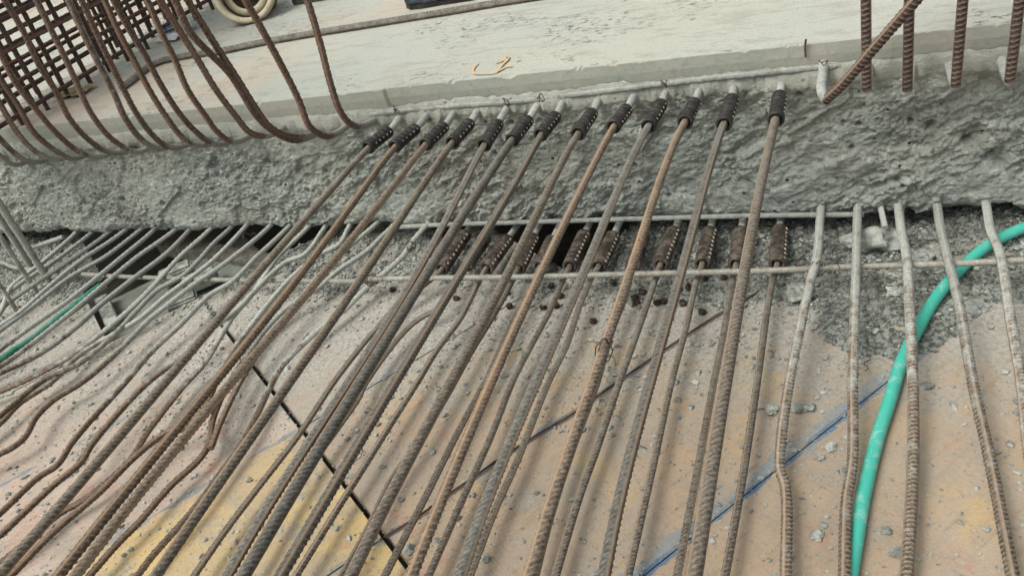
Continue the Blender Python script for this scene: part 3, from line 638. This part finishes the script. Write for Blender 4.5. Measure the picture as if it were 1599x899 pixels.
RIGHT = [([(1281, 343), (1276, 403), (1266, 440), (1249, 517), (1233, 598), (1221, 680), (1219, 735), (1227, 760), (1228, 899)], 'right hand bar nearest the couplers, sharply kinked near the blue joint'),
         ([(1340, 320), (1339, 350), (1337, 433), (1332, 600), (1332, 716), (1322, 786), (1319, 899)], 'cement grey bar hiding the near end of the green hose'),
         ([(1404, 328), (1408, 360), (1416, 400), (1422, 500), (1426, 600), (1426, 732), (1421, 832), (1416, 899)], 'right hand bar crossed by the green hose halfway, showing its long ridge'),
         ([(1464, 320), (1468, 350), (1479, 397), (1499, 480), (1520, 599), (1546, 716), (1566, 816), (1582, 899)], 'second bar from the right edge, leaning away to the left'),
         ([(1542, 330), (1547, 360), (1562, 397), (1579, 500), (1596, 600), (1606, 690), (1622, 800)], 'outermost right bar at the edge of the frame')]
for i, (path, lab) in enumerate(RIGHT):
    P = []
    for j, (u, v) in enumerate(path):
        f = min(1, max(0, (v-420)/330)); z = .098*(1-f)+.040*f; P.append(PZ(u, v, z))
    T = P[0]-P[1]; T[2] = 0; T /= np.linalg.norm(T)
    P = ext([P[0]+T*.07]+P, .3)
    tag(link('bent_rebar', tube_mesh('bent_rebar', P, .0100, .0026, 20, .0021, .0105, skew=.3, jitter=.008, roll=(1.2, 1.3, .1, 1.5, .5)[i]), M_right), lab, 'rebar', 'ribbed lower rebars at right')
st = [PY(1379, 322, -.0), PZ(1379, 336, .085)]; st = [PZ(1377, 330, .09), PZ(1383, 356, .075)]
tag(link('rebar_stub', tube_mesh('rebar_stub', [st[0]+(st[0]-st[1])*1.0, st[0], st[1]], .008, .004, 12, .001), M_stub), 'short cut off bar end poking out under the slab at right', 'rebar')
p0, p1 = PZ(43, 390, .09), PZ(83, 376, .10)
tag(link('rebar_stub', tube_mesh('rebar_stub', [p0, p1, p1+(p1-p0)*.4], .009, .004, 12, .001), M_stub), 'short level bar end by the slab foot at far left', 'rebar')

# ---------------------------------------------------------------- cross bars and embedded bars
def bar(name, lab, P, r, mat, rib=.0012, group=None, jit=.01, seg=14):
    return tag(link(name, tube_mesh(name, P, r, .004, seg, rib, .0105, jitter=jit), mat), lab, 'rebar', group)
bar('cross_rebar', 'long pale cross bar laid over the lower coupled bars', [PZ(u, v, .079) for u, v in [(560, 437), (633, 435), (800, 433), (1000, 428), (1200, 423), (1332, 417), (1470, 413), (1599, 407), (1720, 402)]], .0078, M_cross)
bar('cross_rebar', 'pale cross bar running under the left hand bars and over the opening', [PZ(u, v, .058) for u, v in [(-30, 404), (7, 411), (20, 417), (60, 422), (113, 427), (187, 432), (267, 435), (383, 438), (470, 439), (590, 440)]], .0078, M_cross)
bar('embedded_rebar', 'pale straight bar showing along the bottom lip of the slab', [PY(u, v, -.010) for u, v in [(625, 355), (700, 351), (800, 348), (1000, 342), (1200, 337), (1320, 336), (1350, 335)]], .0075, M_emb, jit=.03)
bar('embedded_rebar', 'half buried bar running along the top of the broken face', [PY(u, v, (.028 if u < 560 or u > 1330 else -.004)+.004*math.sin(u*.031)) for u, v in [(540, 186), (600, 177), (680, 169), (740, 164), (800, 160), (860, 153), (927, 145), (985, 138), (1040, 131), (1120, 122), (1200, 114), (1270, 107), (1300, 105), (1345, 102)]], .0085, M_emb, jit=.05)

# ---------------------------------------------------------------- hooked bars bending up out of the slab, top left
HOOK = [[(37, 255), (20, 257), (0, 243)], [(67, 252), (43, 252), (20, 237), (0, 217)], [(100, 248), (77, 248), (47, 230), (20, 197), (0, 163)],
        [(130, 245), (110, 248), (83, 233), (53, 207), (27, 163), (0, 123)], [(167, 243), (143, 245), (117, 233), (87, 207), (53, 167), (23, 127), (0, 83)],
        [(200, 237), (170, 238), (140, 220), (110, 187), (87, 143), (60, 100), (37, 50), (7, 0)], [(230, 233), (213, 238), (193, 230), (167, 210), (140, 173), (120, 130), (100, 87), (80, 47), (57, 0)],
        [(263, 230), (243, 232), (220, 217), (197, 187), (177, 143), (153, 97), (133, 57), (107, 0)], [(293, 227), (263, 230), (240, 213), (213, 177), (190, 133), (170, 93), (147, 43), (127, 0)],
        [(327, 225), (303, 227), (283, 213), (260, 183), (233, 140), (207, 90), (187, 53), (163, 0)], [(357, 223), (333, 225), (307, 207), (280, 177), (250, 130), (227, 87), (200, 43), (177, 0)],
        [(390, 213), (363, 222), (340, 207), (320, 180), (293, 140), (273, 93), (253, 53), (230, 0)], [(440, 203), (417, 213), (390, 207), (367, 180), (337, 140), (307, 90), (277, 43), (250, 0)],
        [(493, 210), (460, 220), (423, 203), (400, 180), (360, 117), (327, 83), (297, 50), (273, 0)], [(495, 208), (450, 213), (420, 197), (400, 170), (373, 127), (347, 87), (317, 40), (293, 0)],
        [(543, 197), (523, 210), (507, 213), (483, 197), (467, 157), (433, 90), (400, 30), (383, 0)], [(583, 190), (553, 197), (533, 177), (517, 133), (500, 67), (480, 0)]]
HL = [f'brown curved bar rising from the slab edge, {ORD[i]} from the left' for i in range(13)] + ['reddish hooked starter bar that crosses in front of its right neighbour', 'dark hooked starter bar crossing behind the reddish one', 'hooked starter bar standing in front of the cream drum', 'rightmost hooked starter bar, tallest against the bare slab top']
for i, path in enumerate(HOOK):
    x0 = PY(*path[0], -.02)[0]
    P = [PX(u, v, x0) for u, v in path]
    if i == 13: P = [PX(u, v, x0) for u, v in path]; x1 = x0-.05
    d = P[-1]-P[-2]; d /= np.linalg.norm(d); d = d*.5+np.array([0, -.05, .5]); d /= np.linalg.norm(d)
    P = [P[0]+np.array([0.0, .09, -.004])] + P + [P[-1]+d*.15, P[-1]+d*.45]
    P = [P[0]]+[P[1]*.5+P[2]*.5+np.array([0, .01, -.002]) if k == 0 else q for k, q in enumerate(P[2:])] if False else P
    tag(link('hooked_rebar', tube_mesh('hooked_rebar', P, .0090 if i < 15 else .0094, .0032, 14, .0018, .0112), M_curve), HL[i], 'rebar', 'hooked starter bars at top left')
# ---------------------------------------------------------------- upright bars at top right
for i, ((u, v), su, lab) in enumerate([((1354, 143), None, 'leftmost upright rusty bar at top right, behind the slanting one'), ((1417, 143), (1425, 113), 'upright bar just right of the slanting bar'), ((1492, 137), (1482, 107), 'upright bar between two others near the top right corner'), ((1576, 130), (1564, 103), 'upright bar at the right edge, leaning slightly')]):
    p = PY(u, v, -.10); s0 = PY(*(su or (u+3, v-32)), -.02)
    tp = p+np.array([.004*(i-1), -.01, .9]);
    if i >= 2: tp = p+np.array([.02, -.03, .9])
    P = [s0+np.array([0, .06, .01]), s0*.4+p*.6+np.array([0, 0, .004]), p+np.array([0, -.006, .006]), p+(tp-p)*.04+np.array([0, -.006, 0]), p+(tp-p)*.5, tp]
    root = empty('upright_rebar'); tag(root, lab, 'rebar', 'upright bars at top right')
    link('bar', tube_mesh('bar', P[2:], .0104, .0030, 18, .0020, .0125, skew=.25, roll=.2), M_vert, root)
    link('stub', tube_mesh('stub', [P[0], P[1], P[2]], .0115, .004, 14, .0008), M_stub, root)
p = PY(1290, 157, -.13); s0 = PY(1286, 113, -.03)
root = empty('upright_rebar'); tag(root, 'thick slanting rusty bar crossing in front of the upright bars', 'rebar', 'upright bars at top right')
Pd = [p, PY(1316, 133, -.165), PY(1362, 80, -.20), PY(1432, 0, -.24)]; Pd = ext(Pd, .6)
link('bar', tube_mesh('bar', Pd, .0112, .0030, 18, .0021, .0130, skew=.25, roll=.4), M_vert, root)
link('stub', tube_mesh('stub', [s0+np.array([0, .06, .01]), s0, PY(1284, 145, -.12), p], .0118, .004, 14, .0008), M_stub, root)
# upright bars by the left edge
for (u, v, r, lab) in [(80, 444, .0125, 'grey ribbed upright bar at the left edge, planted nearest the pale bars'), (50, 419, .0115, 'grey upright bar behind its twin at the left edge'), (59, 459, .009, 'thinner upright bar crossing the pale bars at the left edge'), (28, 487, .008, 'lowest thin upright bar tip at the left edge')]:
    p = PZ(u, v, .02)
    tag(link('upright_rebar', tube_mesh('upright_rebar', [p, p+np.array([0, 0, .5]), p+np.array([.01, 0, 1.2])], r, .004, 14, .0014, .0115), M_right), lab, 'rebar', 'upright bars at the left edge')

# ---------------------------------------------------------------- rebar mesh standing on the slab, top left
cage = empty('rebar_mesh'); tag(cage, 'dense double mat of rusty brown bars standing on the slab at top left', 'rebar mesh')
for lay, x0 in enumerate((-2.97, -3.08, -3.24)):
    ysv = np.arange(.02+.05*lay, 1.42, .125)
    for y in ysv:
        yy = y+rng.uniform(-.012, .012)
        link('vertical_bar', tube_mesh('vertical_bar', [(x0, yy, ZT), (x0+.01, yy+rng.uniform(-.01, .01), 2.0)], .0088, .006, 10, .0014), M_cage, cage)
    for z in np.arange(ZT+.055+.035*lay, 1.75, .10):
        zz = z+rng.uniform(-.01, .01)
        link('horizontal_bar', tube_mesh('horizontal_bar', [(x0+.02, -.25, zz-.01), (x0+.022, .5, zz), (x0+.024, 1.46+rng.uniform(-.05, .05), zz+.01)], .0085, .006, 10, .0014), M_cage, cage)
# a loose rod on the slab
bar('loose_rebar', 'long grey bar lying loose across the slab top, bent at its left end', [PZ(u, v, ZT+.013) for u, v in [(190, 138), (205, 127), (233, 105), (250, 97), (290, 88), (347, 80), (400, 69), (490, 53), (627, 31), (700, 19), (800, 2), (960, -22)]], .0125, M_rod, .0016)

# ---------------------------------------------------------------- drum, boot, timber, cup, litter on the slab
base = PZ(392, 38, ZT); ax = np.array([.42, -.80, .30]); ax /= np.linalg.norm(ax)
cc0 = base+np.array([0, .03, .135])
drum = empty('plastic_drum'); tag(drum, 'cream flanged drum lying on its side at the top edge, opening towards us', 'drum')
link('rim', lathe_mesh('rim', cc0-ax*.03, cc0, [(0, .118), (0, .132), (.006, .137), (.012, .134), (.014, .126), (.022, .126), (.025, .133), (.032, .134), (.036, .128), (.034, .116), (.02, .110), (0, .108)], 56)[0], M_cream, drum)
link('body', lathe_mesh('body', cc0-ax*.24, cc0, [(0, .0), (0, .10), (.03, .112), (.21, .118), (.214, .114), (.20, .108), (.03, .10), (.02, .03), (.018, 0)], 56)[0], M_inner, drum)
link('inner_ring', lathe_mesh('inner_ring', cc0-ax*.07, cc0, [(0, .070), (0, .098), (.012, .1), (.014, .086), (.02, .07), (0, .07)], 48)[0], M_cream, drum)
# boot: lofted foot and shaft
toe = PZ(630, 19, ZT); hl = PZ(808, -6, ZT); T = (hl-toe)/np.linalg.norm(hl-toe); N = np.array([-T[1], T[0], 0])
boot = empty('rubber_boot'); tag(boot, 'dark blue grey rubber boot on the slab at the top edge, toe to the left', 'boot')
def boot_ring(s, wd, zb, zt, n=24):
    out = []
    for k in range(n):
        a = 2*math.pi*k/n; cx_, cz_ = math.cos(a), math.sin(a)
        e = .6; out.append(toe+T*s+N*(.055+wd*math.copysign(abs(cx_)**e, cx_))+np.array([0, 0, (zb+zt)/2+(zt-zb)/2*math.copysign(abs(cz_)**e, cz_)]))
    return out
rings = [boot_ring(*q) for q in [(-.002, .004, .03, .035), (.0, .022, .012, .060), (.012, .040, .006, .078), (.04, .050, .004, .088), (.075, .053, .003, .084), (.088, .051, .003, .082), (.10, .053, .003, .092), (.16, .048, .004, .105), (.21, .043, .006, .135), (.26, .041, .004, .16), (.30, .040, .003, .17), (.325, .032, .004, .16), (.332, .01, .03, .12)]]
Vb_ = np.array(rings).reshape(-1, 3); idx = np.arange(len(Vb_)).reshape(len(rings), 24); i0, i1 = idx[:-1], idx[1:]
link('foot', mesh('foot', Vb_, np.stack([i0, np.roll(i0, -1, 1), np.roll(i1, -1, 1), i1], -1).reshape(-1, 4)[:, ::-1], True), M_boot, boot)
sc0 = toe+T*.265+N*.055+np.array([0, 0, .10]); link('shaft', lathe_mesh('shaft', sc0, sc0+np.array([0, 0, 1]), [(0, .05), (.05, .056), (.15, .060), (.27, .066), (.275, .07), (.285, .07), (.285, .062), (.1, .05)], 28)[0], M_boot, boot)
so_ = [toe+T*s+N*(.055+o) for s, o in [(0, -.02), (0, .02), (.03, .05), (.08, .056), (.18, .046), (.30, .044), (.334, .02), (.334, -.02), (.30, -.044), (.18, -.046), (.08, -.056), (.03, -.05)]]
Vs = [(q[0], q[1], ZT+.001) for q in so_]+[(q[0], q[1], ZT+.016) for q in so_]; n = len(so_)
link('sole', mesh('sole', Vs, [tuple(range(n))[::-1], tuple(range(n, 2*n))]+[(i, (i+1) % n, n+(i+1) % n, n+i) for i in range(n)], False), M_blk, boot)
pa = PZ(458, 10, ZT); pb = PZ(600, -12, ZT)
boxthing('timber_offcut', 'dark grey timber offcut on the slab at the top edge, right of the cream drum', 'timber', [pa[0], pa[1]+.03, ZT+.024], [pb[0], pb[1]+.03, ZT+.024], .06, .045, plain('timber_dark', srgb(66, 62, 56), srgb(104, 98, 88), 30, .9, .004), None, .004)
c0 = PZ(293, 52, ZT)+np.array([0, 0, .032]); cup = empty('plastic_cup'); tag(cup, 'white plastic cup lying on the slab behind the reddish hooked bar', 'cup')
ax2 = np.array([.3, -.9, .25]); ax2 /= np.linalg.norm(ax2)
link('body', lathe_mesh('body', c0-ax2*.08, c0, [(0, 0), (0, .022), (.08, .033), (.082, .036), (.085, .036), (.083, .032), (.004, .021), (.004, 0)], 28)[0], M_white, cup)
def crumple(name, c, s, mat, lab, cat):
    import bmesh
    bm = bmesh.new(); bmesh.ops.create_grid(bm, x_segments=14, y_segments=14, size=1)
    for q in bm.verts:
        x, y = q.co.x, q.co.y; q.co = Vector((x*s[0]*(1+.3*noise.noise(Vector((y*2, 1, 2)))), y*s[1]*(1+.3*noise.noise(Vector((x*2, 4, 2)))), s[2]*(.6+noise.noise(Vector((x*2.4, y*2.4, s[0]*90)))+.5*noise.noise(Vector((x*6, y*6, 3))))))
    me = bpy.data.meshes.new(name); bm.to_mesh(me); bm.free()
    o = link(name, me, mat, None, (c[0], c[1], c[2])); md = o.modifiers.new('thick', 'SOLIDIFY'); md.thickness = .001
    return tag(o, lab, cat)
crumple('plastic_wrapper', PZ(262, 50, ZT)+np.array([0, 0, .012]), (.035, .045, .016), M_blue, 'scrap of blue plastic on the slab behind the hooked bars', 'litter')
crumple('paper_scrap', PZ(272, 62, ZT)+np.array([0, 0, .008]), (.06, .05, .012), M_white, 'pale crumpled scrap beside the blue plastic', 'litter')
crumple('leaf_litter', PZ(118, 148, ZT)+np.array([0, 0, .006]), (.08, .05, .01), plain('straw', srgb(150, 138, 100), srgb(110, 100, 74), 60, .9), 'dry straw scrap at the foot of the rebar mesh', 'litter')
# thin steel shard standing at the slab edge
p = PY(1258, 78, -.004)
tag(link('steel_shard', tube_mesh('steel_shard', [p+np.array([0, 0, -.02]), p+np.array([0, 0, .01]), p+np.array([.003, .0, .026])], .0026, .004, 8, 0), M_wire), 'thin dark shard of steel standing up at the slab edge', 'metal shard')

# ---------------------------------------------------------------- green hose
def hose(lab, pts, z, r, zs=None, mat=None):
    P = [PZ(u, v, z if zs is None else zs[i]) for i, (u, v) in enumerate(pts)]
    return tag(link('garden_hose', tube_mesh('garden_hose', P, r, .008, 24, 0, jitter=.004), mat or M_hose), lab, 'hose')
hose('turquoise green hose curving under the right hand bars to the bottom edge', [(1700, 318), (1599, 356), (1549, 380), (1506, 415), (1466, 460), (1436, 509), (1408, 567), (1390, 625), (1369, 690), (1348, 779), (1336, 850), (1326, 910), (1316, 980)], .02, .0145, [.03, .03, .026, .024, .022, .02, .018, .017, .016, .016, .016, .016, .016])
hose('darker green hose end running beneath the pale bars at the left edge', [(-60, 602), (0, 562), (50, 529), (97, 493), (140, 460), (158, 446)], .02, .0125, [.014, .014, .014, .015, .018, .018], M_hose2)

# ---------------------------------------------------------------- round sheared bolt heads on the boards
hd_me = lathe_mesh('bolt_head', (0, 0, 0), (0, 0, 1), [(0, 0), (0, .0085), (.002, .0100), (.010, .0100), (.012, .0085), (.012, .0045), (.0085, .004), (.0085, 0)], 18, lambda i, a: 1+.05*math.cos(6*a))[0]; hd_me.materials.append(M_head)
heads = [(848, 481), (869, 477), (875, 462), (862, 447), (926, 502), (957, 444), (994, 472), (1003, 458), (992, 465), (1027, 473), (1037, 470), (1063, 454), (1075, 453), (1066, 472), (1097, 488), (797, 478), (792, 459), (768, 497), (712, 467), (614, 453), (1130, 440), (1100, 441)]
for i, (u, v) in enumerate(heads):
    p = PZ(u, v, .006); o = bpy.data.objects.new('bolt_head', hd_me); COL.objects.link(o)
    o.location = (p[0], p[1], max(0, hgt(p[0], p[1]))+.001); o.rotation_euler = (rng.uniform(-.5, .5), rng.uniform(-.5, .5), rng.uniform(0, 6)); o.scale = (1.0,)*3
    tag(o, 'dark round sheared bolt head lying on the dusty boards below the brown couplers', 'bolt head', 'sheared bolt heads on the boards')

# ---------------------------------------------------------------- tie wires and thin wire
def wire(name, lab, P, r=.0012, mat=M_wire, cat='wire'):
    return tag(link(name, tube_mesh(name, P, r, .004, 6, 0), mat), lab, cat)
def tie(u, v, z, R, lab, seed, turns=2.2):
    g = np.random.default_rng(seed); c = PZ(u, v, z); P = []
    for k in range(int(turns*14)):
        a = k/14*6.28; f = 1+.12*g.normal()
        P.append(c+np.array([math.cos(a)*R*.5*f+.0015*k/4, math.cos(a)*R*.6*f, math.sin(a)*R*f]))
    P += [P[-1]+np.array([.012, -.01, .006]), P[-1]+np.array([.03, -.014, .012]), P[-1]+np.array([.038, -.03, .004])]
    wire('tie_wire', lab, P, .0011, M_wire, 'tie wire')
tie(577, 438, .08, .020, 'dark twisted tie wire at the left end of the long cross bar', 1, 3.2)
tie(1272, 421, .085, .022, 'rusty tie wire where the cross bar meets the kinked right bar', 2, 3.2)
tie(385, 372, .09, .020, 'pale loose tie wire loops above the left opening', 3)
tie(940, 548, .482, .022, 'wire loop hooked on the pinkish brown upper rebar', 4, 1.6)
tie(640, 385, .085, .018, 'tie wire on the short bent bar at the slab foot', 5)
for i, (u, v) in enumerate([(620, 168), (793, 160), (846, 152), (1040, 131), (1286, 98)]):
    q = PY(u, v, -.03); g = np.random.default_rng(20+i)
    P = [q+np.array([g.uniform(-.012, .012), g.uniform(-.02, -.002), g.uniform(-.012, .018)]) for _ in range(9)]
    wire('tie_wire', ['rusty wire twist on the half buried bar, at the far left coupler', 'rusty wire twist on the half buried bar, above the fifth coupler', 'rusty wire twist on the half buried bar, above the sixth coupler', 'rusty wire twist on the half buried bar, above the tenth coupler', 'rusty wire twist above the pale stub of the slanting bar'][i], P, .0012, M_wire, 'tie wire')
wire('steel_strand', 'dark thin strand lying along the board joint across the middle', [PZ(u, v, .006) for u, v in [(1196, 448), (1165, 468), (1130, 487), (1085, 515), (1040, 545), (1010, 565), (960, 600), (920, 628), (885, 652), (850, 672), (815, 694), (780, 716), (740, 745), (700, 772), (655, 805), (600, 838)]], .0028, M_wire)
wire('steel_strand', 'short thin wire bent on the rubble at right under the cross bar', [PZ(u, v, .03) for u, v in [(1355, 424), (1368, 436), (1385, 446), (1410, 445)]], .0012)
wire('steel_strand', 'thin wire end sticking out of the rubble by the kinked right bar', [PZ(u, v, .03) for u, v in [(1243, 411), (1262, 393), (1290, 378)]], .0016)
wire('steel_strand', 'thin dark wire leaning on the slab below the first curved bars', [PY(u, v, -.06) for u, v in [(830, 300), (850, 280), (868, 262), (874, 245)]], .0012)

# offcuts of tie wire lying about
for i, (u, v, lab) in enumerate([(690, 620, 'curled wire offcut on the board between the seventh and eighth upper bars'), (1010, 700, 'tiny wire offcut on the tan board in the middle'), (1360, 560, 'bent wire offcut beside the dark rubble pile'), (300, 560, 'wire offcut on the dusty board right of the opening'), (560, 700, 'wire offcut on the deck beside the black gap'), (1180, 640, 'short wire offcut near the flakes above the blue joint')]):
    g = np.random.default_rng(60+i); q = PZ(u, v, .003); a = g.uniform(0, 6.28); P = [q]
    for k in range(6):
        a += g.uniform(-.9, .9); P.append(P[-1]+np.array([math.cos(a)*.011, math.sin(a)*.011, g.uniform(-.001, .003)]))
    wire('wire_offcut', lab, P, .0011, M_wire, 'wire')
